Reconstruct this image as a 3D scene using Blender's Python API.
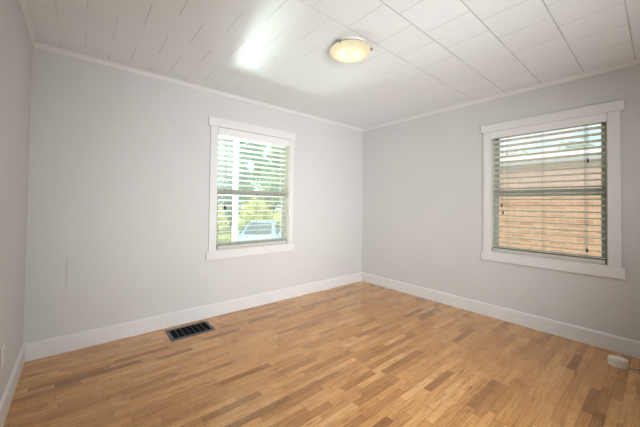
import bpy, bmesh, math, random
from mathutils import Vector, Matrix, noise

for o in list(bpy.data.objects):
    bpy.data.objects.remove(o)
scene = bpy.context.scene
COL = scene.collection
random.seed(7)

# ------------------------------------------------------------------ camera
F_PX, PITCH, ROLL, YAW = 287.41, 0.0199, 0.0122, 0.8721
EYE = Vector((-3.5159, -3.1161, 1.2179))
fw = Vector((math.cos(YAW) * math.cos(PITCH), math.sin(YAW) * math.cos(PITCH), math.sin(PITCH)))
rt = Vector((math.sin(YAW), -math.cos(YAW), 0))
up = rt.cross(fw)
r2 = math.cos(ROLL) * rt + math.sin(ROLL) * up
u2 = -math.sin(ROLL) * rt + math.cos(ROLL) * up
cam = bpy.data.cameras.new('camera')
cam_o = bpy.data.objects.new('camera', cam)
COL.objects.link(cam_o)
cam.sensor_width = 36
cam.lens = F_PX / 640 * 36
cam.shift_y = -(213.5 - 198.55) / 640
cam.clip_start = 0.02
cam.clip_end = 300
cam_o.matrix_world = Matrix(((r2.x, u2.x, -fw.x, EYE.x), (r2.y, u2.y, -fw.y, EYE.y), (r2.z, u2.z, -fw.z, EYE.z), (0, 0, 0, 1)))
scene.camera = cam_o

# ------------------------------------------------------------------ colour management
vs = scene.view_settings
scene.display_settings.display_device = 'sRGB'
vs.view_transform = 'Standard'
vs.look = 'None'
vs.gamma = 1
vs.use_curve_mapping = False
vs.exposure = 0.0

# ------------------------------------------------------------------ world: bright sky with thin clouds
SKY_STRENGTH = 1.7
world = bpy.data.worlds.new('sky')
scene.world = world
world.use_nodes = True
nt = world.node_tree
nt.nodes.clear()
w_out = nt.nodes.new('ShaderNodeOutputWorld')
w_bg = nt.nodes.new('ShaderNodeBackground')
w_tc = nt.nodes.new('ShaderNodeTexCoord')
w_no = nt.nodes.new('ShaderNodeTexNoise')
w_no.inputs['Scale'].default_value = 7
w_no.inputs['Detail'].default_value = 6
w_cr = nt.nodes.new('ShaderNodeValToRGB')
w_cr.color_ramp.elements[0].position = 0.42
w_cr.color_ramp.elements[0].color = (0.55, 0.86, 0.95, 1)
w_cr.color_ramp.elements[1].position = 0.6
w_cr.color_ramp.elements[1].color = (1, 1, 1, 1)
nt.links.new(w_tc.outputs['Generated'], w_no.inputs['Vector'])
nt.links.new(w_no.outputs['Fac'], w_cr.inputs['Fac'])
nt.links.new(w_cr.outputs['Color'], w_bg.inputs['Color'])
w_bg.inputs['Strength'].default_value = SKY_STRENGTH
nt.links.new(w_bg.outputs[0], w_out.inputs['Surface'])

# ------------------------------------------------------------------ sun, glint and added fill lights
SUN_STRENGTH = 4.4
sun = bpy.data.lights.new('sun', 'SUN')
sun.energy = SUN_STRENGTH
sun.angle = math.radians(0.6)
sun.color = (1, 0.95, 0.86)
sun_o = bpy.data.objects.new('sun', sun)
COL.objects.link(sun_o)
sun_o.rotation_euler = Vector((0.55, 0.42, -0.80)).to_track_quat('-Z', 'Y').to_euler()

DOOR_FILL_POWER = 42.5
dl = bpy.data.lights.new('unseen_door_fill', 'AREA')      # added fill light in an unseen doorway opening behind the camera
dl.shape = 'RECTANGLE'
dl.size, dl.size_y = 0.8, 1.9
dl.energy = DOOR_FILL_POWER
dl.color = (0.975, 0.99, 1.0)
dl.spread = math.radians(100)
dl_o = bpy.data.objects.new('unseen_door_fill', dl)
COL.objects.link(dl_o)
dl_o.location = (-2.75, -3.80, 1.05)
dl_o.rotation_euler = (Vector((-1.0, 0.0, 1.0)) - dl_o.location).to_track_quat('-Z', 'Y').to_euler()

WINDOW_FILL_POWER = 8
wl = bpy.data.lights.new('unseen_window_fill', 'AREA')       # added fill light in an unseen opening of the wall behind the camera
wl.shape = 'RECTANGLE'
wl.size, wl.size_y = 1.1, 1.1
wl.energy = WINDOW_FILL_POWER
wl.color = (0.975, 0.99, 1.0)
wl.spread = math.radians(120)
wl_o = bpy.data.objects.new('unseen_window_fill', wl)
COL.objects.link(wl_o)
wl_o.location = (-1.2, -3.70, 1.4)
wl_o.rotation_euler = (Vector((-0.6, 0.0, 1.5)) - wl_o.location).to_track_quat('-Z', 'Y').to_euler()

GLINT_POWER = 2000
gl = bpy.data.lights.new('sun_glint', 'SPOT')             # sun thrown up off the car's windscreen, through the window to the ceiling
gl.energy = GLINT_POWER
gl.spot_size = math.radians(20)
gl.spot_blend = 1.0
gl.shadow_soft_size = 0.2
gl_o = bpy.data.objects.new('sun_glint', gl)
COL.objects.link(gl_o)
gl_o.location = (-1.88, 1.9, 0.62)
gl_o.scale = (0.27, 1, 1)
gl_o.rotation_euler = (Vector((-2.48, -0.85, 2.44)) - gl_o.location).to_track_quat('-Z', 'Y').to_euler()

CEILING_FILL_POWER = 750
g2 = bpy.data.lights.new('ceiling_fill', 'SPOT')         # added fill spot brightening the ceiling, in place of bounce off sunlit concrete
g2.energy = CEILING_FILL_POWER
g2.spot_size = math.radians(75)
g2.spot_blend = 1.0
g2.shadow_soft_size = 0.35
g2_o = bpy.data.objects.new('ceiling_fill', g2)
COL.objects.link(g2_o)
g2_o.location = (-1.75, 2.2, 0.1)
g2_o.rotation_euler = (Vector((-2.1, -0.9, 2.44)) - g2_o.location).to_track_quat('-Z', 'Y').to_euler()

BULB_GLOW = 26.0
BOWL_GLOW = 1.12

# ------------------------------------------------------------------ helpers
H = 2.44
WX = -3.8143          # left wall
WY = -3.70            # wall behind the camera


def setp(o, label=None, cat=None, group=None, kind=None):
    if label:
        o['label'] = label
    if cat:
        o['category'] = cat
    if group:
        o['group'] = group
    if kind:
        o['kind'] = kind
    return o


def empty(name, loc, rz=0.0):
    o = bpy.data.objects.new(name, None)
    o.location = loc
    o.rotation_euler = (0, 0, rz)
    o.empty_display_size = 0.1
    COL.objects.link(o)
    return o


def obj(name, bm, m, parent=None, smooth=False, bevel=0.0, seg=2, loc=None):
    bmesh.ops.recalc_face_normals(bm, faces=bm.faces)
    me = bpy.data.meshes.new(name)
    bm.to_mesh(me)
    bm.free()
    for x in (m if isinstance(m, (list, tuple)) else [m]):
        me.materials.append(x)
    if smooth:
        for p in me.polygons:
            p.use_smooth = True
    o = bpy.data.objects.new(name, me)
    COL.objects.link(o)
    if parent:
        o.parent = parent
    if loc:
        o.location = loc
    if bevel:
        b = o.modifiers.new('bevel', 'BEVEL')
        b.width = bevel
        b.segments = seg
        b.limit_method = 'ANGLE'
        b.angle_limit = math.radians(40)
    return o


def box(bm, x0, x1, y0, y1, z0, z1):
    v = [bm.verts.new((x, y, z)) for z in (z0, z1) for y in (y0, y1) for x in (x0, x1)]
    for f in ((0, 1, 3, 2), (4, 6, 7, 5), (0, 4, 5, 1), (1, 5, 7, 3), (3, 7, 6, 2), (2, 6, 4, 0)):
        bm.faces.new([v[i] for i in f])


def prism(bm, pts, axis, a, b):
    """closed 2D outline pushed along an axis; pts are the two other coordinates in x,y,z order"""
    def mk(p, t):
        c = list(p)
        c.insert(axis, t)
        return bm.verts.new(c)
    A = [mk(p, a) for p in pts]
    B = [mk(p, b) for p in pts]
    n = len(pts)
    bm.faces.new(A)
    bm.faces.new(B[::-1])
    for i in range(n):
        bm.faces.new((A[i], A[(i + 1) % n], B[(i + 1) % n], B[i]))


def lathe(bm, prof, n=48, cx=0, cy=0):
    rings = []
    for r, z in prof:
        if r < 1e-5:
            rings.append([bm.verts.new((cx, cy, z))])
        else:
            rings.append([bm.verts.new((cx + r * math.cos(2 * math.pi * i / n), cy + r * math.sin(2 * math.pi * i / n), z)) for i in range(n)])
    for A, B in zip(rings, rings[1:]):
        for i in range(n):
            j = (i + 1) % n
            if len(A) == 1 and len(B) == 1:
                continue
            if len(A) == 1:
                bm.faces.new((A[0], B[i], B[j]))
            elif len(B) == 1:
                bm.faces.new((A[i], A[j], B[0]))
            else:
                bm.faces.new((A[i], A[j], B[j], B[i]))


def tube(bm, pts, r, n=8):
    pts = [Vector(p) for p in pts]
    rings = []
    for k, p in enumerate(pts):
        d = (pts[min(k + 1, len(pts) - 1)] - pts[max(k - 1, 0)]).normalized()
        a = d.orthogonal().normalized() if abs(d.z) > 0.9 else d.cross(Vector((0, 0, 1))).normalized()
        b = d.cross(a)
        rr = r[k] if isinstance(r, (list, tuple)) else r
        rings.append([bm.verts.new(p + a * rr * math.cos(2 * math.pi * i / n) + b * rr * math.sin(2 * math.pi * i / n)) for i in range(n)])
    for A, B in zip(rings, rings[1:]):
        for i in range(n):
            bm.faces.new((A[i], A[(i + 1) % n], B[(i + 1) % n], B[i]))
    bm.faces.new(rings[0][::-1])
    bm.faces.new(rings[-1])


class NT:
    """small node-tree writer"""

    def __init__(s, name):
        s.m = bpy.data.materials.new(name)
        s.m.use_nodes = True
        s.t = s.m.node_tree
        s.t.nodes.clear()
        s.out = s.t.nodes.new('ShaderNodeOutputMaterial')

    def n(s, typ, **kw):
        nd = s.t.nodes.new('ShaderNode' + typ)
        for k, v in kw.items():
            setattr(nd, k, v)
        return nd

    def put(s, sock, v):
        if isinstance(v, bpy.types.NodeSocket):
            s.t.links.new(v, sock)
        elif isinstance(v, (tuple, list)) and len(v) == 3 and sock.type == 'RGBA':
            sock.default_value = (*v, 1)
        else:
            sock.default_value = v

    def math(s, op, a, b=0.0, c=0.0):
        nd = s.n('Math', operation=op)
        s.put(nd.inputs[0], a)
        s.put(nd.inputs[1], b)
        s.put(nd.inputs[2], c)
        return nd.outputs[0]

    def mix(s, f, a, b, mode='MIX'):
        nd = s.n('Mix', data_type='RGBA', blend_type=mode)
        s.put(nd.inputs['Factor'], f)
        s.put(nd.inputs['A'], a)
        s.put(nd.inputs['B'], b)
        return nd.outputs['Result']

    def ramp(s, f, els):
        nd = s.n('ValToRGB')
        cr = nd.color_ramp
        while len(cr.elements) < len(els):
            cr.elements.new(0.5)
        for e, (p, c) in zip(cr.elements, els):
            e.position = p
            e.color = (*c, 1)
        s.put(nd.inputs[0], f)
        return nd.outputs[0]

    def step(s, x, lo, hi):
        nd = s.n('MapRange', interpolation_type='SMOOTHSTEP')
        s.put(nd.inputs[0], x)
        nd.inputs[1].default_value = lo
        nd.inputs[2].default_value = hi
        return nd.outputs[0]

    def noise(s, vec, scale, detail=3.0, rough=0.55, dist=0.0):
        nd = s.n('TexNoise')
        s.put(nd.inputs['Vector'], vec)
        nd.inputs['Scale'].default_value = scale
        nd.inputs['Detail'].default_value = detail
        nd.inputs['Roughness'].default_value = rough
        nd.inputs['Distortion'].default_value = dist
        return nd.outputs['Fac']

    def coords(s, kind='Object'):
        return s.n('TexCoord').outputs[kind]

    def xyz(s, v):
        nd = s.n('SeparateXYZ')
        s.put(nd.inputs[0], v)
        return nd.outputs

    def vec(s, x, y, z):
        nd = s.n('CombineXYZ')
        for i, v in enumerate((x, y, z)):
            s.put(nd.inputs[i], v)
        return nd.outputs[0]

    def bump(s, h, strength, dist):
        nd = s.n('Bump')
        s.put(nd.inputs['Height'], h)
        nd.inputs['Strength'].default_value = strength
        nd.inputs['Distance'].default_value = dist
        return nd.outputs[0]

    def bsdf(s, color, rough=0.5, normal=None, **kw):
        b = s.n('BsdfPrincipled')
        s.put(b.inputs['Base Color'], color)
        s.put(b.inputs['Roughness'], rough)
        if normal is not None:
            s.put(b.inputs['Normal'], normal)
        for k, v in kw.items():
            s.put(b.inputs[k.replace('_', ' ')], v)
        return b

    def done(s, shader):
        s.t.links.new(shader.outputs[0], s.out.inputs['Surface'])
        return s.m


def paint(name, c, rough=0.5, var=0.03, scale=6.0, bump=0.0, bscale=250.0, **kw):
    t = NT(name)
    v = t.coords()
    n = t.noise(v, scale, 4)
    lo = tuple(x * (1 - var) for x in c)
    hi = tuple(min(1, x * (1 + var)) for x in c)
    col = t.ramp(n, [(0.3, lo), (0.7, hi)])
    nor = t.bump(t.noise(v, bscale, 2), bump, 0.002) if bump else None
    return t.done(t.bsdf(col, rough, nor, **kw))


# ------------------------------------------------------------------ materials
WALL_C = (0.628, 0.628, 0.622)
M = {}
M['trim'] = paint('white_trim_paint', (0.735, 0.735, 0.73), 0.35, 0.01, 3)
M['crown'] = paint('white_crown_paint', (0.74, 0.74, 0.735), 0.45, 0.01, 3)
M['sash'] = paint('pale_sash_paint', (0.70, 0.71, 0.63), 0.4, 0.02, 5)
M['stile'] = paint('grey_green_sash_paint', (0.40, 0.44, 0.40), 0.4, 0.03, 5)
M['meeting'] = paint('grey_sash_paint', (0.33, 0.35, 0.31), 0.4, 0.03, 5)
M['slat'] = paint('off_white_blind_slat', (0.82, 0.80, 0.71), 0.45, 0.02, 4)
M['rail'] = paint('backlit_blind_rail', (0.58, 0.555, 0.51), 0.45, 0.02, 4)  # taupe tone puts the rail's backlit shade into its colour
M['valance'] = paint('white_valance', (0.78, 0.78, 0.77), 0.4, 0.01, 4)
M['cord'] = paint('grey_blind_cord', (0.22, 0.21, 0.19), 0.8, 0.05, 60)
M['tassel'] = paint('dark_wood_tassel', (0.05, 0.045, 0.04), 0.5, 0.1, 60)
M['metal'] = paint('dark_nickel', (0.30, 0.28, 0.25), 0.35, 0.05, 40, Metallic=0.9)
M['nickel'] = paint('cream_enamel', (0.66, 0.63, 0.57), 0.45, 0.04, 40)
M['pan'] = paint('white_enamel', (0.75, 0.74, 0.70), 0.4, 0.02, 20)
M['vent_frame'] = paint('grey_vent_metal', (0.085, 0.095, 0.10), 0.45, 0.12, 30, Metallic=0.3)
M['vent_bar'] = paint('black_vent_bar', (0.045, 0.048, 0.05), 0.5, 0.1, 30)
M['vent_fin'] = paint('black_louvre_and_dark_recess', (0.006, 0.006, 0.007), 0.7, 0.1, 30, Specular_IOR_Level=0.1)
M['plastic'] = paint('cream_plastic', (0.80, 0.75, 0.67), 0.4, 0.02, 30)
M['seam'] = paint('cream_plastic_seam', (0.36, 0.32, 0.27), 0.6, 0.02, 30)
M['wire'] = paint('cream_cable', (0.66, 0.60, 0.52), 0.5, 0.02, 30)
M['plate'] = paint('white_plate_plastic', (0.78, 0.78, 0.76), 0.35, 0.01, 30)
M['slot'] = paint('dark_slot', (0.03, 0.03, 0.03), 0.7, 0.1, 30)


def wall_material():
    t = NT('warm_grey_wall_paint')
    g = t.n('NewGeometry').outputs['Position']
    n = t.noise(g, 1.7, 4)
    col = t.ramp(n, [(0.3, tuple(x * 0.985 for x in WALL_C)), (0.7, tuple(x * 1.015 for x in WALL_C))])
    p = t.xyz(g)
    # thin vertical scuff low on the wall, left of the window
    dx = t.math('ABSOLUTE', t.math('SUBTRACT', p[0], -3.577))
    m = t.math('MULTIPLY', t.math('SUBTRACT', 1.0, t.step(dx, 0.003, 0.009)),
               t.math('MULTIPLY', t.step(p[2], 0.40, 0.62), t.math('SUBTRACT', 1.0, t.step(p[2], 0.72, 0.80))))
    m = t.math('MULTIPLY', m, t.math('GREATER_THAN', p[1], -0.05))
    col = t.mix(t.math('MULTIPLY', m, 0.35), col, (0.36, 0.34, 0.32))
    return t.done(t.bsdf(col, 0.55, t.bump(t.noise(g, 220, 2), 0.12, 0.002)))


def ceiling_material():
    t = NT('white_fibre_tile_ceiling')
    g = t.n('NewGeometry').outputs['Position']
    p = t.xyz(g)
    PY, PX = 0.3137, 0.3055
    ry = t.math('DIVIDE', t.math('ADD', p[1], 0.16), -PY)
    row = t.math('FLOOR', ry)
    fy = t.math('SUBTRACT', ry, row)
    ey = t.math('MULTIPLY', t.math('MINIMUM', fy, t.math('SUBTRACT', 1.0, fy)), PY)
    par = t.math('MODULO', t.math('ADD', row, 100.0), 2.0)            # rows are staggered by half a tile
    rx = t.math('ADD', t.math('DIVIDE', t.math('ADD', p[0], 3.65 + 9.1650), PX), t.math('MULTIPLY', t.math('SUBTRACT', 1.0, par), -0.49))
    cx = t.math('FLOOR', rx)
    fx = t.math('SUBTRACT', rx, cx)
    ex = t.math('MULTIPLY', t.math('MINIMUM', fx, t.math('SUBTRACT', 1.0, fx)), PX)
    lx = t.math('SUBTRACT', 1.0, t.step(ex, 0.0012, 0.0042))          # short joints
    ly = t.math('SUBTRACT', 1.0, t.step(ey, 0.0012, 0.0050))          # long joints: fainter towards the window wall
    ly = t.math('MULTIPLY', ly, t.math('SUBTRACT', 1.0, t.step(p[1], -1.95, -1.25)))
    wear = t.step(t.noise(g, 2.3, 2), 0.30, 0.62)
    cell = t.n('TexWhiteNoise', noise_dimensions='2D')
    t.put(cell.inputs['Vector'], t.vec(cx, row, 0.0))
    lx = t.math('MULTIPLY', lx, t.math('ADD', 0.22, t.math('MULTIPLY', wear, 0.36)))
    ly = t.math('MULTIPLY', ly, t.math('ADD', 0.42, t.math('MULTIPLY', wear, 0.42)))
    fade = t.math('MULTIPLY', t.step(p[0], -2.6, -2.0), t.step(p[1], -1.5, -1.0))       # short joints fade towards the far corner
    lx = t.math('MULTIPLY', lx, t.math('SUBTRACT', 1.0, t.math('MULTIPLY', fade, 0.75)))
    line = t.math('MAXIMUM', lx, ly)
    base = t.mix(cell.outputs['Value'], (0.82, 0.855, 0.885), (0.845, 0.88, 0.91))
    sp = t.noise(g, 95, 3, 0.7)
    base = t.mix(t.math('MULTIPLY', t.step(sp, 0.52, 0.75), 0.16), base, (0.55, 0.55, 0.53))
    col = t.mix(t.math('MULTIPLY', line, 0.72), base, (0.20, 0.195, 0.185))
    h = t.math('ADD', t.math('MULTIPLY', sp, 0.5), t.math('MULTIPLY', line, -1.0))
    return t.done(t.bsdf(col, 0.6, t.bump(h, 0.35, 0.004)))


def floor_material():
    t = NT('oak_strip_floor')
    g = t.n('NewGeometry').outputs['Position']
    p = t.xyz(g)
    W, L = 0.0508, 0.38
    ry = t.math('DIVIDE', p[1], -W)
    row = t.math('FLOOR', ry)
    fy = t.math('SUBTRACT', ry, row)
    ey = t.math('MULTIPLY', t.math('MINIMUM', fy, t.math('SUBTRACT', 1.0, fy)), W)
    wn = t.n('TexWhiteNoise', noise_dimensions='1D')
    t.put(wn.inputs['W'], row)
    along = t.math('ADD', t.math('DIVIDE', p[0], L), t.math('MULTIPLY', wn.outputs['Value'], 500.0))
    vo = t.n('TexVoronoi', voronoi_dimensions='1D', feature='F1')
    ve = t.n('TexVoronoi', voronoi_dimensions='1D', feature='DISTANCE_TO_EDGE')
    for v in (vo, ve):
        t.put(v.inputs['W'], along)
        v.inputs['Scale'].default_value = 1.0
        v.inputs['Randomness'].default_value = 0.85
    ex = t.math('MULTIPLY', ve.outputs['Distance'], L)
    rnd = t.xyz(vo.outputs['Color'])
    rnd2 = t.n('TexWhiteNoise', noise_dimensions='3D')
    t.put(rnd2.inputs['Vector'], t.vec(rnd[0], rnd[1], row))
    r1 = rnd2.outputs['Value']
    rc = t.xyz(rnd2.outputs['Color'])
    plank = t.ramp(r1, [(0.0, (0.31, 0.134, 0.040)), (0.06, (0.455, 0.208, 0.066)), (0.22, (0.59, 0.283, 0.094)),
                        (0.60, (0.665, 0.333, 0.115)), (0.90, (0.735, 0.390, 0.148)), (1.0, (0.79, 0.455, 0.198))])
    # grain runs along the strip; each strip its own piece of wood
    off = t.math('MULTIPLY', rc[1], 40.0)
    gv = t.vec(t.math('ADD', t.math('MULTIPLY', p[0], 1.0), off), t.math('ADD', t.math('MULTIPLY', p[1], 14.0), off), t.math('MULTIPLY', rc[2], 30.0))
    g1 = t.noise(gv, 3.2, 5, 0.6, 0.6)
    gv2 = t.vec(t.math('ADD', t.math('MULTIPLY', p[0], 3.0), off), t.math('ADD', t.math('MULTIPLY', p[1], 90.0), off), 0.0)
    g2 = t.noise(gv2, 5.0, 4, 0.65)
    col = t.mix(t.math('MULTIPLY', t.step(g1, 0.48, 0.80), 0.50), plank, (0.20, 0.082, 0.024))
    col = t.mix(t.math('MULTIPLY', t.step(g2, 0.48, 0.75), 0.34), col, (0.19, 0.080, 0.026))
    gv4 = t.vec(t.math('ADD', t.math('MULTIPLY', p[0], 2.2), off), t.math('ADD', t.math('MULTIPLY', p[1], 36.0), off), off)
    g4 = t.noise(gv4, 2.6, 4, 0.62, 1.2)
    col = t.mix(t.math('MULTIPLY', t.step(g4, 0.51, 0.70), 0.62), col, (0.22, 0.085, 0.024))
    col = t.mix(t.math('MULTIPLY', t.step(g4, 0.48, 0.26), 0.35), col, (0.80, 0.52, 0.26))
    # few knots and dark mineral streaks
    gv3 = t.vec(t.math('ADD', t.math('MULTIPLY', p[0], 3.0), off), t.math('ADD', t.math('MULTIPLY', p[1], 26.0), off), off)
    kn = t.step(t.noise(gv3, 1.7, 4, 0.6, 1.0), 0.62, 0.72)
    col = t.mix(t.math('MULTIPLY', kn, 0.75), col, (0.085, 0.034, 0.012))
    seam = t.math('MAXIMUM', t.math('SUBTRACT', 1.0, t.step(ey, 0.0003, 0.0014)), t.math('SUBTRACT', 1.0, t.step(ex, 0.0004, 0.0020)))
    col = t.mix(t.math('MULTIPLY', seam, 0.65), col, (0.07, 0.035, 0.016))
    h = t.math('ADD', t.math('MULTIPLY', g2, 0.12), t.math('MULTIPLY', seam, -0.8))
    tilt = t.math('MULTIPLY', t.math('SUBTRACT', rc[0], 0.5), t.math('MULTIPLY', fy, 0.9))
    h = t.math('ADD', h, tilt)
    rough = t.math('ADD', 0.20, t.math('MULTIPLY', t.noise(g, 3.0, 3), 0.14))
    b = t.bsdf(col, rough, t.bump(h, 0.22, 0.0012), Coat_Weight=0.6, Coat_Roughness=0.07, Coat_IOR=1.5, Specular_IOR_Level=0.15)
    return t.done(b)


def glass_material(name, tint, haze=0.0):
    t = NT(name)
    tr = t.n('BsdfTransparent')
    t.put(tr.inputs[0], tint)
    gs = t.n('BsdfGlossy')
    gs.inputs['Roughness'].default_value = 0.02
    fr = t.n('Fresnel')
    fr.inputs[0].default_value = 1.3
    mx = t.n('MixShader')
    t.put(mx.inputs[0], fr.outputs[0])
    t.t.links.new(tr.outputs[0], mx.inputs[1])
    t.t.links.new(gs.outputs[0], mx.inputs[2])
    if haze:                                        # pale translucent veil mixed into the pane
        tl = t.n('BsdfTranslucent')
        tl.inputs[0].default_value = (0.96, 0.96, 0.95, 1)
        m2 = t.n('MixShader')
        m2.inputs[0].default_value = haze
        t.t.links.new(mx.outputs[0], m2.inputs[1])
        t.t.links.new(tl.outputs[0], m2.inputs[2])
        mx = m2
    return t.done(mx)


def bowl_material():
    t = NT('frosted_lamp_glass')
    tr = t.n('BsdfTransparent')
    tr.inputs[0].default_value = (1, 0.95, 0.84, 1)
    tl = t.n('BsdfTranslucent')
    tl.inputs[0].default_value = (1, 0.90, 0.62, 1)
    em = t.n('Emission')
    n = t.noise(t.coords(), 25, 2)
    t.put(em.inputs[0], t.ramp(n, [(0.3, (1.0, 0.87, 0.56)), (0.7, (1.0, 0.91, 0.66))]))
    q = t.xyz(t.coords())
    rad = t.math('SQRT', t.math('ADD', t.math('POWER', q[0], 2.0), t.math('POWER', q[1], 2.0)))
    t.put(em.inputs[1], t.math('MULTIPLY', t.math('SUBTRACT', 1.18, t.math('MULTIPLY', t.step(rad, 0.06, 0.155), 0.40)), BOWL_GLOW))   # thicker glass at the rim glows less
    m1 = t.n('MixShader')
    m1.inputs[0].default_value = 0.10
    t.t.links.new(em.outputs[0], m1.inputs[1])
    t.t.links.new(tl.outputs[0], m1.inputs[2])
    m2 = t.n('MixShader')
    m2.inputs[0].default_value = 0.84
    t.t.links.new(tr.outputs[0], m2.inputs[1])
    t.t.links.new(m1.outputs[0], m2.inputs[2])
    return t.done(m2)


def brick_material():
    t = NT('peach_brick')
    p = t.xyz(t.n('NewGeometry').outputs['Position'])
    b = t.n('TexBrick')
    t.put(b.inputs['Vector'], t.vec(t.math('ADD', p[0], p[1]), p[2], 0.0))
    t.put(b.inputs['Color1'], (0.60, 0.335, 0.235))
    t.put(b.inputs['Color2'], (0.46, 0.225, 0.150))
    t.put(b.inputs['Mortar'], (0.62, 0.47, 0.34))
    b.inputs['Scale'].default_value = 1.0
    b.inputs['Brick Width'].default_value = 0.24
    b.inputs['Row Height'].default_value = 0.078
    b.inputs['Mortar Size'].default_value = 0.007
    b.inputs['Mortar Smooth'].default_value = 0.3
    n = t.noise(t.n('NewGeometry').outputs['Position'], 14, 4)
    col = t.mix(t.math('MULTIPLY', t.step(n, 0.4, 0.75), 0.3), b.outputs['Color'], (0.72, 0.50, 0.35))
    return t.done(t.bsdf(col, 0.85, t.bump(b.outputs['Fac'], -0.5, 0.008)))


def leaf_material(name, a, b):
    t = NT(name)
    r = t.n('NewGeometry').outputs['Random Per Island']
    col = t.ramp(r, [(0.0, a), (1.0, b)])
    bs = t.bsdf(col, 0.55)
    tl = t.n('BsdfTranslucent')
    t.put(tl.inputs[0], col)
    mx = t.n('MixShader')
    mx.inputs[0].default_value = 0.4
    t.t.links.new(bs.outputs[0], mx.inputs[1])
    t.t.links.new(tl.outputs[0], mx.inputs[2])
    return t.done(mx)


M['wall'] = wall_material()
M['ceiling'] = ceiling_material()
M['floor'] = floor_material()
M['glass'] = glass_material('clear_window_glass', (0.95, 0.98, 0.97), 0.04)
M['glass_up'] = glass_material('tinted_window_glass', (0.86, 0.95, 0.91), 0.06)
M['glass_hazy'] = glass_material('hazy_window_glass', (0.94, 0.95, 0.95), 0.26)
M['bowl'] = bowl_material()
_t = NT('glowing_bulb')
_e = _t.n('Emission')
_e.inputs[0].default_value = (1, 0.90, 0.70, 1)
_e.inputs[1].default_value = BULB_GLOW
M['bulb'] = _t.done(_e)
M['brick'] = brick_material()
M['shingle'] = paint('pale_roof_shingle', (0.66, 0.62, 0.58), 0.8, 0.12, 20)
M['fascia'] = paint('pale_blue_grey_fascia', (0.55, 0.60, 0.66), 0.5, 0.03, 5)
M['soffit'] = paint('white_soffit', (0.70, 0.70, 0.70), 0.6, 0.03, 5)
M['post'] = paint('white_post_paint', (0.86, 0.86, 0.84), 0.45, 0.02, 5)
M['lawn'] = paint('sunlit_lawn', (0.34, 0.38, 0.10), 0.9, 0.35, 3.0)
M['drive'] = paint('pale_concrete', (0.56, 0.56, 0.52), 0.85, 0.08, 2.0)
M['bark'] = paint('bark', (0.16, 0.12, 0.09), 0.9, 0.3, 12)
M['leaf_lime'] = leaf_material('lime_leaves', (0.48, 0.54, 0.12), (0.74, 0.72, 0.28))
M['leaf_green'] = leaf_material('green_leaves', (0.18, 0.34, 0.16), (0.38, 0.55, 0.28))
M['leaf_teal'] = leaf_material('cool_green_leaves', (0.22, 0.42, 0.30), (0.46, 0.64, 0.48))
M['carpaint'] = paint('light_blue_car_paint', (0.30, 0.50, 0.60), 0.25, 0.02, 5, Coat_Weight=0.6)
M['carglass'] = paint('dark_car_glass', (0.05, 0.09, 0.10), 0.08, 0.05, 5)
M['tyre'] = paint('tyre_rubber', (0.03, 0.03, 0.03), 0.8, 0.1, 20)
M['hub'] = paint('alloy_wheel', (0.6, 0.6, 0.6), 0.3, 0.03, 20, Metallic=0.7)
M['amber'] = paint('amber_lens', (0.75, 0.26, 0.06), 0.2, 0.05, 20)
M['lens'] = paint('clear_lens', (0.80, 0.84, 0.85), 0.15, 0.03, 20)
M['blackplastic'] = paint('black_plastic', (0.04, 0.04, 0.045), 0.5, 0.1, 20)

# ------------------------------------------------------------------ window placement (measured on the walls)
AX0, AX1, AZ0, AZ1 = -2.4715, -1.3436, 0.6103, 2.1438
ax0, ax1, az0, az1 = -2.3689, -1.4346, 0.7042, 2.0502
BY0, BY1, BZ0, BZ1 = -1.7951, -2.9178, 0.6197, 2.1316
by0, by1, bz0, bz1 = -1.8875, -2.8146, 0.7145, 2.045
TH = 0.16


def struct(name, bm, m, parent=None, **kw):
    o = obj(name, bm, m, parent, **kw)
    if parent is None:
        o['kind'] = 'structure'
    return o


# ------------------------------------------------------------------ room shell
bm = bmesh.new()
box(bm, WX - TH, TH, WY - 1.6, TH, -0.12, 0)
struct('floor', bm, M['floor'])
bm = bmesh.new()
box(bm, WX - TH, TH, WY - 1.6, TH, H, H + 0.12)
struct('ceiling', bm, M['ceiling'])
bm = bmesh.new()                                   # wall with the smaller window
box(bm, WX, ax0, 0, TH, 0, H)
box(bm, ax1, TH, 0, TH, 0, H)
box(bm, ax0, ax1, 0, TH, 0, az0)
box(bm, ax0, ax1, 0, TH, az1, H)
struct('wall_back', bm, M['wall'])
bm = bmesh.new()                                   # wall with the window onto the brick house
box(bm, 0, TH, by0, 0, 0, H)
box(bm, 0, TH, WY, by1, 0, H)
box(bm, 0, TH, by1, by0, 0, bz0)
box(bm, 0, TH, by1, by0, bz1, H)
struct('wall_right', bm, M['wall'])
bm = bmesh.new()
box(bm, WX - TH, WX, WY - 1.6, TH, 0, H)
struct('wall_left', bm, M['wall'])
DX0, DX1, DZ = -3.2, -2.3, 2.05                    # unseen doorway added to hold a fill light
bm = bmesh.new()
box(bm, WX, DX0, WY - 0.12, WY, 0, H)
FX0, FX1, FZ0, FZ1 = -1.8, -0.6, 0.8, 2.0  # unseen window opening added for the second fill light
box(bm, DX1, FX0, WY - 0.12, WY, 0, H)
box(bm, FX1, TH, WY - 0.12, WY, 0, H)
box(bm, FX0, FX1, WY - 0.12, WY, 0, FZ0)
box(bm, FX0, FX1, WY - 0.12, WY, FZ1, H)
box(bm, DX0, DX1, WY - 0.12, WY, DZ, H)
struct('wall_front', bm, M['wall'])
bm = bmesh.new()  # unseen walls added to keep the sun out of the rear openings
box(bm, WX, TH, WY - 1.7, WY - 1.6, 0, H)
box(bm, DX1 + 0.6, DX1 + 0.7, WY - 1.6, WY - 0.12, 0, H)
struct('wall_sun_block', bm, M['wall'])

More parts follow.
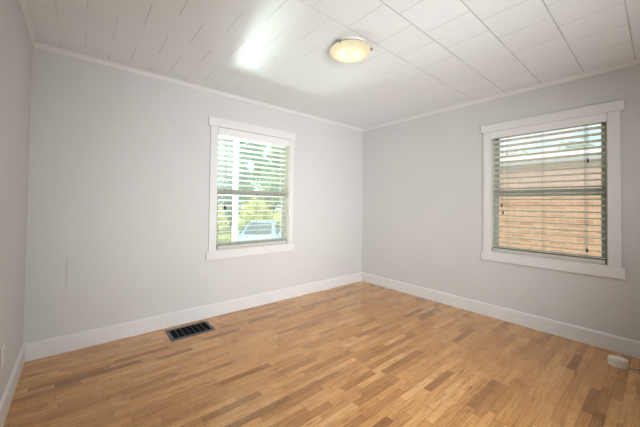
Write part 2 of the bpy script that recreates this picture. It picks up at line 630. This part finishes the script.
HB, TB = 0.1365, 0.015
base_prof = [(0, 0), (TB, 0), (TB, HB - 0.014), (TB - 0.004, HB - 0.008), (TB - 0.009, HB - 0.002), (0, HB)]
HC, TC = 0.0336, 0.024
crown_prof = [(0, H), (0, H - HC), (0.004, H - HC), (0.006, H - HC + 0.004), (0.012, H - HC + 0.016), (TC - 0.003, H - 0.006), (TC, H - 0.003), (TC, H)]


def run_trim(name, prof, m, wall):
    b = bmesh.new()
    if wall == 'back':
        prism(b, [(-d, z) for d, z in prof], 0, WX, 0)
    elif wall == 'right':
        prism(b, [(-d, z) for d, z in prof], 1, WY, 0)
    elif wall == 'left':
        prism(b, [(WX + d, z) for d, z in prof], 1, WY, 0)
    return struct(name, b, m)


for w in ('back', 'right', 'left'):
    run_trim('baseboard_' + w, base_prof, M['trim'], w)
for i, w in enumerate(('back', 'right', 'left')):
    run_trim('trim_%d' % (i + 1), crown_prof, M['crown'], w)


# ------------------------------------------------------------------ windows: local x along the wall, y outwards, z up
def build_window(name, origin, rz, X0, X1, Z0, Z1, x0, x1, z0, z1, zmeet, upper_glass):
    r = empty(name, origin, rz)
    r['kind'] = 'structure'
    e = 0.024                                       # head and bottom boards run past the side boards
    b = bmesh.new()
    box(b, X0, X1, -0.026, 0, z1, Z1)
    obj('head_casing', b, M['trim'], r, bevel=0.003)
    b = bmesh.new()
    box(b, X0, X1, -0.026, 0, Z0, z0)
    obj('bottom_casing', b, M['trim'], r, bevel=0.003)
    for a, c in ((X0 + e, x0), (x1, X1 - e)):
        b = bmesh.new()
        box(b, a, c, -0.020, 0, z0, z1)
        obj('side_casing', b, M['trim'], r, bevel=0.002)
    t = 0.008
    b = bmesh.new()
    box(b, x0, x0 + t, 0, TH, z0, z1)
    box(b, x1 - t, x1, 0, TH, z0, z1)
    box(b, x0 + t, x1 - t, 0, TH, z0, z0 + t)
    box(b, x0 + t, x1 - t, 0, TH, z1 - t, z1)
    obj('jamb', b, M['sash'], r)
    a, c = x0 + t, x1 - t
    s = 0.042
    for nm, ya, yb, zb, zt, bot, top, gm in (('lower_sash', 0.072, 0.102, z0 + t, zmeet + 0.02, 0.055, 0.045, 'glass'),
                                             ('upper_sash', 0.106, 0.136, zmeet - 0.03, z1 - t, 0.045, 0.05, upper_glass)):
        b = bmesh.new()
        box(b, a, a + s, ya, yb, zb, zt)
        box(b, c - s, c, ya, yb, zb, zt)
        box(b, a + s, c - s, ya, yb, zb, zb + bot)
        box(b, a + s, c - s, ya, yb, zt - top, zt)
        so = obj(nm, b, M['stile'], r, bevel=0.003)
        b = bmesh.new()
        box(b, a + s - 0.004, c - s + 0.004, (ya + yb) / 2 - 0.0015, (ya + yb) / 2 + 0.0015, zb + bot - 0.004, zt - top + 0.004)
        obj('pane', b, M[gm], so)
    b = bmesh.new()                                 # grey meeting rail with its catch
    box(b, a + 0.002, c - 0.002, 0.066, 0.0715, zmeet - 0.045, zmeet + 0.022)
    obj('meeting_rail', b, M['meeting'], r, bevel=0.002)
    return r


build_window('window_1', (0, 0, 0), 0, AX0, AX1, AZ0, AZ1, ax0, ax1, az0, az1, 1.345, 'glass_up')
build_window('window_2', (0, 0, 0), -math.pi / 2, -BY0, -BY1, BZ0, BZ1, -by0, -by1, bz0, bz1, 1.372, 'glass_hazy')

# ------------------------------------------------------------------ horizontal blinds
SLAT_W, SLAT_T, TILT = 0.0635, 0.003, math.radians(10.5)


def build_blind(label, origin, rz, x0, x1, z0, z1, val_h, ladders, pulls, first, pitch, nsl):
    cx = (x0 + x1) / 2
    r = empty('window_blind', Vector(origin) + Matrix.Rotation(rz, 3, 'Z') @ Vector((cx, 0.03, z0)), rz)
    setp(r, label, 'blind')
    hw = (x1 - x0) / 2 - 0.013
    zz = lambda z: z - z0
    yc = 0.004
    b = bmesh.new()
    vw = (x1 - x0) / 2 + 0.0055
    box(b, -vw, vw, -0.049, -0.036, zz(z1) - val_h, zz(z1) + (0.005 if val_h > 0.075 else 0.0078))
    box(b, -vw + 0.008, -vw + 0.018, -0.036, 0.028, zz(z1) - val_h, zz(z1) - 0.004)
    box(b, vw - 0.018, vw - 0.008, -0.036, 0.028, zz(z1) - val_h, zz(z1) - 0.004)
    obj('valance', b, M['valance'], r, bevel=0.003)
    b = bmesh.new()
    box(b, -hw + 0.008, hw - 0.008, -0.028, 0.03, zz(z1) - 0.06, zz(z1) - 0.012)
    obj('head_rail', b, M['rail'], r)
    b = bmesh.new()                                 # all slats of the blind, tilted with the room edge up
    N = 6
    for k in range(nsl):
        zc = zz(first - pitch * k)
        sag = random.uniform(-0.0008, 0.0008)
        top, bot = [], []
        for i in range(N + 1):
            u = i / N - 0.5
            crown = 0.004 * (1 - 4 * u * u)
            y = u * SLAT_W
            for lst, h in ((top, SLAT_T / 2), (bot, -SLAT_T / 2)):
                yy = y * math.cos(TILT) + (crown + h) * math.sin(TILT)
                z_ = -y * math.sin(TILT) + (crown + h) * math.cos(TILT)
                lst.append((yc + yy, zc + z_ + sag))
        prism(b, top + bot[::-1], 0, -hw, hw)
    obj('slats', b, M['slat'], r)
    b = bmesh.new()
    box(b, -hw, hw, yc - 0.030, yc + 0.030, 0.002, 0.036)
    obj('bottom_rail', b, M['rail'], r, bevel=0.004)
    for u in ladders:
        b = bmesh.new()
        for y in (yc - 0.033, yc + 0.033):
            tube(b, [(u - cx, y, 0.03), (u - cx, y, zz(z1) - val_h + 0.01)], 0.0016, 6)
        obj('ladder_cord', b, M['cord'], r)
    for u, zt in pulls:
        b = bmesh.new()
        top = zz(z1) - val_h + 0.01
        tube(b, [(u - cx, -0.040, top), (u - cx + 0.002, -0.0405, (top + zz(zt)) / 2), (u - cx, -0.040, zz(zt) + 0.02)], 0.0016, 6)
        c = obj('pull_cord', b, M['cord'], r)
        b = bmesh.new()
        lathe(b, [(0, 0.024), (0.003, 0.023), (0.004, 0.014), (0.008, 0.002), (0.0085, -0.014), (0.006, -0.018), (0, -0.019)], 14)
        obj('tassel', b, M['tassel'], c, smooth=True, loc=(u - cx, -0.040, zz(zt)))
    return r


build_blind('white slatted blind in the left window, bright green garden and car behind it', (0, 0, 0), 0,
            ax0 + 0.008, ax1 - 0.008, az0 + 0.008, az1 - 0.008, 0.082, [-2.20, -1.88, -1.60], [(-2.268, 1.163), (-2.282, 1.170)],
            1.953, 0.0587, 21)
build_blind('white slatted blind in the right window, brick house wall behind it', (0, 0, 0), -math.pi / 2,
            -by0 + 0.008, -by1 - 0.008, bz0 + 0.008, bz1 - 0.008, 0.068, [2.047, 2.352, 2.664],
            [(2.000, 1.234), (2.012, 1.152), (2.690, 1.640), (2.681, 0.835)], 1.935, 0.0583, 21)


# ------------------------------------------------------------------ ceiling lamp
def build_lamp():
    r = empty('ceiling_light', (-1.937, -1.575, H))
    setp(r, 'flush round ceiling lamp with lit cream glass bowl on white tiles', 'lamp')
    b = bmesh.new()
    lathe(b, [(0, 0), (0.128, 0), (0.130, -0.006), (0.127, -0.016), (0.115, -0.018), (0, -0.018)], 56)
    obj('base', b, M['nickel'], r, smooth=False)
    b = bmesh.new()
    prof = []
    R, D = 0.156, 0.046
    for i in range(15):
        a = i / 14
        prof.append((R * math.sin(a * math.pi / 2), -0.038 - D * math.cos(a * math.pi / 2)))
    inner = [(rr * 0.975, z + 0.0035) for rr, z in prof[::-1]]
    lathe(b, prof + inner, 64)
    obj('glass_bowl', b, M['bowl'], r, smooth=True)
    b = bmesh.new()
    lathe(b, [(0.1285, -0.017), (0.147, -0.026), (0.150, -0.030), (0.147, -0.036), (0.1395, -0.036), (0.1285, -0.022), (0.1285, -0.017)], 56)
    obj('metal_ring', b, M['metal'], r, smooth=True)
    for ang in (198, 310, 68):
        a = math.radians(ang)
        b = bmesh.new()
        tube(b, [(0.146, 0, -0.022), (0.158, 0, -0.026), (0.163, 0, -0.034), (0.162, 0, -0.046), (0.153, 0, -0.048)], 0.0045, 8)
        lathe(b, [(0, -0.028), (0.008, -0.029), (0.010, -0.035), (0.008, -0.042), (0, -0.043)], 14, 0.166, 0)
        o = obj('clip', b, M['metal'], r, smooth=True)
        o.rotation_euler = (0, 0, a)
    for px, py, tw in ((-0.050, 0.030, 1.0), (0.058, -0.022, 0.8)):
        b = bmesh.new()
        lathe(b, [(0, -0.018), (0.013, -0.018), (0.013, -0.034), (0, -0.034)], 20, px, py)
        obj('lamp_socket', b, M['pan'], r)
        b = bmesh.new()
        lathe(b, [(0, -0.034)] + [(0.024 * tw * math.sin(k * math.pi / 10) ** 0.8, -0.036 - 0.040 * tw * k / 10) for k in range(1, 10)] + [(0, -0.036 - 0.040 * tw)], 20, px, py)
        obj('bulb', b, M['bulb'], r, smooth=True)
    return r


build_lamp()


# ------------------------------------------------------------------ floor register
def build_vent():
    r = empty('floor_register', (-2.671, -0.214, 0))
    setp(r, 'black metal floor vent with grey frame set in the wood floor', 'vent')
    hx, hy, f = 0.1945, 0.132, 0.030
    b = bmesh.new()
    o = [(-hx, -hy), (hx, -hy), (hx, hy), (-hx, hy)]
    i_ = [(-hx + f, -hy + f), (hx - f, -hy + f), (hx - f, hy - f), (-hx + f, hy - f)]
    g = 0.006
    oi = [(x * (1 - g / hx), y * (1 - g / hy)) for x, y in o]
    rings = [[b.verts.new((x, y, z)) for x, y in ring] for ring, z in ((o, 0.0002), (oi, 0.005), (i_, 0.005), (i_, 0.0006))]
    for A, B in zip(rings, rings[1:]):
        for k in range(4):
            b.faces.new((A[k], A[(k + 1) % 4], B[(k + 1) % 4], B[k]))
    obj('frame', b, M['vent_frame'], r)
    b = bmesh.new()
    n = 26
    span = 2 * (hy - f)
    box(b, -hx + f, hx - f, -hy + f, hy - f, 0.0003, 0.0008)  # black sheet on the floor gives a recess's darkness by colour
    for k in range(n):
        y = -hy + f + span * (k + 0.5) / n
        prism(b, [(y - 0.0028, 0.0008), (y + 0.0002, 0.0034), (y + 0.0016, 0.0034), (y - 0.0008, 0.0008)], 0, -hx + f, hx - f)
    obj('louvres', b, M['vent_fin'], r)
    for k in range(1, 7):
        x = -hx + f + 2 * (hx - f) * k / 7
        b = bmesh.new()
        box(b, x - 0.0028, x + 0.0028, -hy + f, hy - f, 0.001, 0.0048)
        obj('crossbar', b, M['vent_bar'], r)
    return r


build_vent()


# ------------------------------------------------------------------ small cable box on the floor by the right wall
def build_box():
    p0, p1 = Vector((-0.318, -2.833)), Vector((-0.296, -2.945))
    c = (p0 + p1) / 2
    d = p1 - p0
    L = d.length
    rz = math.atan2(d.y, d.x)
    r = empty('cable_box', (c.x, c.y, 0), rz)
    setp(r, 'small cream leaf-shaped cable box lying on the floor by the right baseboard', 'cable box')
    hw = 0.036

    def ring(s, n=16):
        pts = []
        for k in range(n + 1):
            u = -1 + 2 * k / n
            pts.append((u * L / 2 * s, -hw * s * (1 - abs(u) ** 2.3) - 0.003 * s))
        for k in range(n + 1):
            u = 1 - 2 * k / n
            pts.append((u * L / 2 * s, hw * s * (1 - abs(u) ** 2.3) + 0.003 * s))
        return pts

    def lens(zs):
        b = bmesh.new()
        rs = [[b.verts.new((x, y, z)) for x, y in ring(s)] for s, z in zs]
        n = len(rs[0])
        for A, B in zip(rs, rs[1:]):
            for k in range(n):
                b.faces.new((A[k], A[(k + 1) % n], B[(k + 1) % n], B[k]))
        b.faces.new(rs[0][::-1])
        b.faces.new(rs[-1])
        return b
    obj('body', lens([(0.965, 0.0), (0.99, 0.003), (1.0, 0.008), (1.0, 0.031)]), M['plastic'], r)
    obj('seam', lens([(0.975, 0.031), (0.975, 0.0335)]), M['seam'], r)
    obj('lid', lens([(1.0, 0.0335), (1.0, 0.057), (0.975, 0.061), (0.93, 0.0625)]), M['plastic'], r)
    b = bmesh.new()
    inv = Matrix.Rotation(-rz, 2)
    pts = []
    for x, y, z in ((-0.299, -2.930, 0.010), (-0.293, -2.950, 0.007), (-0.270, -2.978, 0.0035), (-0.225, -3.005, 0.0035), (-0.160, -3.045, 0.0035),
                    (-0.100, -3.12, 0.0035), (-0.070, -3.25, 0.0035), (-0.060, -3.50, 0.0035)):
        q = inv @ (Vector((x, y)) - c)
        pts.append((q.x, q.y, z))
    tube(b, pts, 0.0032, 8)
    obj('cable', b, M['wire'], r, smooth=True)
    return r


build_box()


# ------------------------------------------------------------------ outlet plate on the left wall
def build_outlet():
    r = empty('wall_outlet', (WX, -0.812, 0.376))
    setp(r, 'white electrical outlet plate low on the left wall at the photo edge', 'outlet')
    b = bmesh.new()
    box(b, 0, 0.006, -0.040, 0.040, -0.064, 0.064)
    obj('cover_plate', b, M['plate'], r, bevel=0.003)
    for z in (-0.020, 0.020):
        b = bmesh.new()
        box(b, 0.006, 0.0085, -0.017, 0.017, z - 0.014, z + 0.014)
        s = obj('socket', b, M['plate'], r, bevel=0.002)
        for y in (-0.006, 0.006):
            b = bmesh.new()
            box(b, 0.0085, 0.0088, y - 0.001, y + 0.001, z - 0.003, z + 0.006)
            obj('slot', b, M['slot'], s)
    b = bmesh.new()
    lathe(b, [(0, 0.0075), (0.003, 0.0072), (0.0035, 0.006), (0, 0.006)], 12)
    sc = obj('screw', b, M['metal'], r)
    sc.rotation_euler = (0, math.pi / 2, 0)
    return r


build_outlet()

# ------------------------------------------------------------------ outside: ground, brick house, car, post, greenery
GZ = -1.0
bm = bmesh.new()
box(bm, -60, 60, -40, 4.2, GZ - 0.2, GZ)
box(bm, -60, 60, 10.9, 90, GZ - 0.2, GZ)
box(bm, -60, -8, 4.2, 10.9, GZ - 0.2, GZ)
box(bm, 14, 60, 4.2, 10.9, GZ - 0.2, GZ)
struct('ground', bm, M['lawn'])
bm = bmesh.new()
box(bm, -8, 14, 4.2, 10.9, GZ - 0.1, GZ - 0.06)
struct('driveway', bm, M['drive'])


def build_house():
    r = empty('brick_house', (4.6, -2.5, GZ))
    setp(r, 'low peach brick house with pale roof seen through the right window', 'house')
    ez = 1.99 - GZ
    b = bmesh.new()
    box(b, -1.6, 1.6, -7, 4.6, 0, ez - 0.02)
    obj('brick_walls', b, M['brick'], r)
    b = bmesh.new()
    box(b, -1.67, 1.67, -7.2, 4.8, ez - 0.02, ez)
    obj('soffit', b, M['soffit'], r)
    b = bmesh.new()
    prism(b, [(-1.66, ez), (-1.71, ez + 0.03), (-1.73, ez + 0.12), (-1.72, ez + 0.125), (-1.64, ez + 0.125), (-1.64, ez)], 1, -7.2, 4.8)
    obj('gutter', b, M['fascia'], r)
    b = bmesh.new()
    prism(b, [(-1.64, ez), (-1.64, ez + 0.10), (0, ez + 0.50), (1.64, ez + 0.10), (1.64, ez)], 1, -7.2, 4.8)
    obj('roof', b, M['shingle'], r)
    return r


build_house()


def build_post():
    r = empty('porch_post', (-1.06, 2.5, GZ))
    setp(r, 'square white porch post outside the left window', 'post')
    b = bmesh.new()
    box(b, -0.045, 0.045, -0.045, 0.045, 0.12, 3.5)
    obj('shaft', b, M['post'], r, bevel=0.006)
    b = bmesh.new()
    box(b, -0.085, 0.085, -0.085, 0.085, 0, 0.12)
    obj('plinth', b, M['post'], r, bevel=0.008)
    return r


build_post()


def build_car():
    r = empty('car', (2.95, 8.7, GZ - 0.06), math.radians(232))
    setp(r, 'light blue hatchback car parked outside the left window', 'car')
    # stations along the length: x, half width, sill z, hood or belt z, roof z, roof half width
    st = [(-2.02, 0.62, 0.36, 0.72, 0.74, 0.55), (-1.95, 0.76, 0.28, 0.84, 0.90, 0.60), (-1.75, 0.83, 0.24, 0.90, 1.12, 0.60),
          (-1.35, 0.86, 0.22, 0.92, 1.38, 0.60), (-0.80, 0.87, 0.22, 0.92, 1.46, 0.61), (-0.20, 0.87, 0.22, 0.91, 1.47, 0.61),
          (0.30, 0.87, 0.22, 0.90, 1.40, 0.60), (0.75, 0.86, 0.22, 0.90, 1.14, 0.62), (1.05, 0.85, 0.22, 0.89, 0.95, 0.66),
          (1.55, 0.82, 0.24, 0.80, 0.83, 0.60), (1.90, 0.74, 0.28, 0.66, 0.69, 0.54), (2.02, 0.60, 0.36, 0.52, 0.54, 0.48)]
    b = bmesh.new()
    rings = []
    for x, w, z0, zb, zr, wr in st:
        half = [(w * 0.88, z0), (w * 0.98, z0 + 0.1), (w, (z0 + zb) / 2), (w * 0.97, zb), (wr * 1.02, zr - 0.06 if zr - zb > 0.15 else zr - 0.012), (wr * 0.85, zr)]
        pts = [(x, y, z) for y, z in half] + [(x, -y, z) for y, z in half[::-1]]
        rings.append([b.verts.new(p) for p in pts])
    n = len(rings[0])
    for A, B in zip(rings, rings[1:]):
        for k in range(n):
            b.faces.new((A[k], A[(k + 1) % n], B[(k + 1) % n], B[k]))
    b.faces.new(rings[0])
    b.faces.new(rings[-1][::-1])
    obj('body', b, M['carpaint'], r, smooth=True)

    def quad(name, pts, m, off, parent=r):
        pts = [Vector(p) for p in pts]
        nn = (pts[1] - pts[0]).cross(pts[-1] - pts[0]).normalized()
        bb = bmesh.new()
        A = [bb.verts.new(p + nn * off) for p in pts]
        B = [bb.verts.new(p - nn * 0.02) for p in pts]
        bb.faces.new(A)
        bb.faces.new(B[::-1])
        for k in range(len(pts)):
            bb.faces.new((A[k], B[k], B[(k + 1) % len(pts)], A[(k + 1) % len(pts)]))
        return obj(name, bb, m, parent)
    quad('windscreen', [(1.02, -0.58, 0.99), (1.02, 0.58, 0.99), (0.34, 0.50, 1.405), (0.34, -0.50, 1.405)], M['carglass'], 0.03)
    quad('rear_window', [(-1.80, 0.52, 1.08), (-1.80, -0.52, 1.08), (-1.42, -0.48, 1.36), (-1.42, 0.48, 1.36)], M['carglass'], 0.03)
    for s in (1, -1):
        for xa, xb, xc, xd in ((0.72, -0.22, -0.22, 0.28), (-0.30, -1.40, -1.18, -0.30)):
            pts = [(xa, s * 0.835, 0.95), (xb, s * 0.845, 0.95), (xc, s * 0.655, 1.37), (xd, s * 0.655, 1.37)]
            quad('side_window', pts if s < 0 else pts[::-1], M['carglass'], 0.012)
        bb = bmesh.new()
        box(bb, 1.80, 1.97, min(s * 0.40, s * 0.68), max(s * 0.40, s * 0.68), 0.56, 0.68)
        obj('headlight', bb, M['lens'], r, bevel=0.02)
        bb = bmesh.new()
        box(bb, 1.74, 1.88, min(s * 0.66, s * 0.79), max(s * 0.66, s * 0.79), 0.56, 0.70)
        obj('turn_signal', bb, M['amber'], r, bevel=0.015)
        bb = bmesh.new()
        box(bb, 0.62, 0.76, min(s * 0.86, s * 1.02), max(s * 0.86, s * 1.02), 0.93, 1.05)
        obj('side_mirror', bb, M['carpaint'], r, bevel=0.03)
        for x in (-1.28, 1.28):
            bb = bmesh.new()
            lathe(bb, [(0, -0.10), (0.26, -0.10), (0.31, -0.07), (0.31, 0.07), (0.26, 0.10), (0, 0.10)], 32)
            wo = obj('wheel', bb, M['tyre'], r, loc=(x, s * 0.80, 0.31))
            wo.rotation_euler = (math.pi / 2, 0, 0)
            bb = bmesh.new()
            lathe(bb, [(0, -0.112), (0.05, -0.112), (0.19, -0.104), (0.20, -0.095), (0.20, 0.095), (0.19, 0.104), (0.05, 0.112), (0, 0.112)], 32)
            obj('hubcap', bb, M['hub'], wo)
    bb = bmesh.new()
    box(bb, 1.90, 2.035, -0.42, 0.42, 0.36, 0.46)
    obj('grille', bb, M['blackplastic'], r, bevel=0.01)
    return r


build_car()


def build_plant(name, loc, blobs, nleaf, size, mat, label, cat, group, trunk_h=None, seed=1):
    rng = random.Random(seed)
    r = empty(name, loc)
    setp(r, label, cat, group)
    b = bmesh.new()
    tot = sum(bl[3] ** 2 for bl in blobs)
    for bx, by, bz, br in blobs:
        for _ in range(int(nleaf * br * br / tot)):
            d = Vector((rng.gauss(0, 1), rng.gauss(0, 1), rng.gauss(0, 1))).normalized()
            c = Vector((bx, by, bz)) + d * br * (0.55 + 0.5 * rng.random()) * (0.8 + 0.4 * noise.noise(d * 2 + Vector((bx, by, bz))))
            if c.z < 0.05:
                continue
            nrm = (d + Vector((rng.gauss(0, .5), rng.gauss(0, .5), rng.gauss(0, .5)))).normalized()
            t = nrm.orthogonal().normalized()
            t = (Matrix.Rotation(rng.uniform(0, 6.28), 3, nrm) @ t)
            u = nrm.cross(t)
            s = size * rng.uniform(0.6, 1.3)
            v = [b.verts.new(c - t * s), b.verts.new(c + u * s * 0.45 + nrm * s * 0.1), b.verts.new(c + t * s), b.verts.new(c - u * s * 0.45 + nrm * s * 0.1)]
            b.faces.new(v)
    obj('foliage', b, mat, r)
    b = bmesh.new()
    if trunk_h:
        tube(b, [(0, 0, 0), (0.04, 0.02, trunk_h * 0.5), (0, 0.05, trunk_h)], [0.20, 0.15, 0.10], 10)
        for bx, by, bz, br in blobs[1:5]:
            tube(b, [(0.01, 0.03, trunk_h * 0.7), (bx * 0.5, by * 0.5, (trunk_h + bz) / 2), (bx, by, bz)], [0.08, 0.055, 0.03], 7)
        obj('trunk', b, M['bark'], r)
    else:
        for k in range(7):
            a = k * 0.9
            tube(b, [(0.05 * math.cos(a), 0.05 * math.sin(a), 0), (0.25 * math.cos(a), 0.25 * math.sin(a), 0.5), (0.42 * math.cos(a), 0.42 * math.sin(a), 0.9)], [0.025, 0.018, 0.008], 6)
        obj('stems', b, M['bark'], r)
    return r


def blobset(seed, n, spread, z0, z1, r0, r1):
    rng = random.Random(seed)
    out = [(0, 0, (z0 + z1) / 2, r1)]
    for _ in range(n):
        out.append((rng.uniform(-spread, spread), rng.uniform(-spread, spread), rng.uniform(z0, z1), rng.uniform(r0, r1)))
    return out


shr = [(1.6, 13.0, 1, 'leftmost sunlit yellow-green shrub, behind the white post outside the left window'),
       (5.0, 13.2, 2, 'sunlit yellow-green shrub straight above the blue car roof outside the left window'),
       (8.4, 13.0, 3, 'rightmost sunlit yellow-green shrub, right of the blue car outside the left window')]
for x, y, s, lab in shr:
    build_plant('garden_shrub', (x, y, GZ), blobset(s, 9, 0.85, 0.5, 2.5, 0.55, 0.75), 2600, 0.13, M['leaf_lime'], lab, 'shrub', 'shrubs beyond the car', None, s)
trs = [(4.3, 18.0, 'leaf_teal', 11, 'leafy green tree behind the white post in the left window'),
       (10.4, 18.0, 'leaf_green', 12, 'leafy green tree at the right of the left window, beyond the car'),
       (8.2, 24.5, 'leaf_teal', 15, 'far pale green tree between the two nearer trees in the left window')]
for x, y, mt, s, lab in trs:
    build_plant('garden_tree', (x, y, GZ), blobset(s, 17, 1.7, 1.6, 9.0, 1.1, 1.5), 8500, 0.20, M[mt], lab, 'tree', 'trees beyond the shrubs', 2.6, s)
for x, y, s, lab in ((11.5, -1.6, 21, 'tree top over the brick house roof at the right of the right window'),
                     (13.0, 2.6, 22, 'tree top over the brick house roof at the left of the right window')):
    build_plant('garden_tree', (x, y, GZ), blobset(s, 7, 1.2, 2.6, 4.4, 0.7, 1.1), 1500, 0.17, M['leaf_teal'], lab, 'tree', 'trees behind the brick house', 2.4, s)
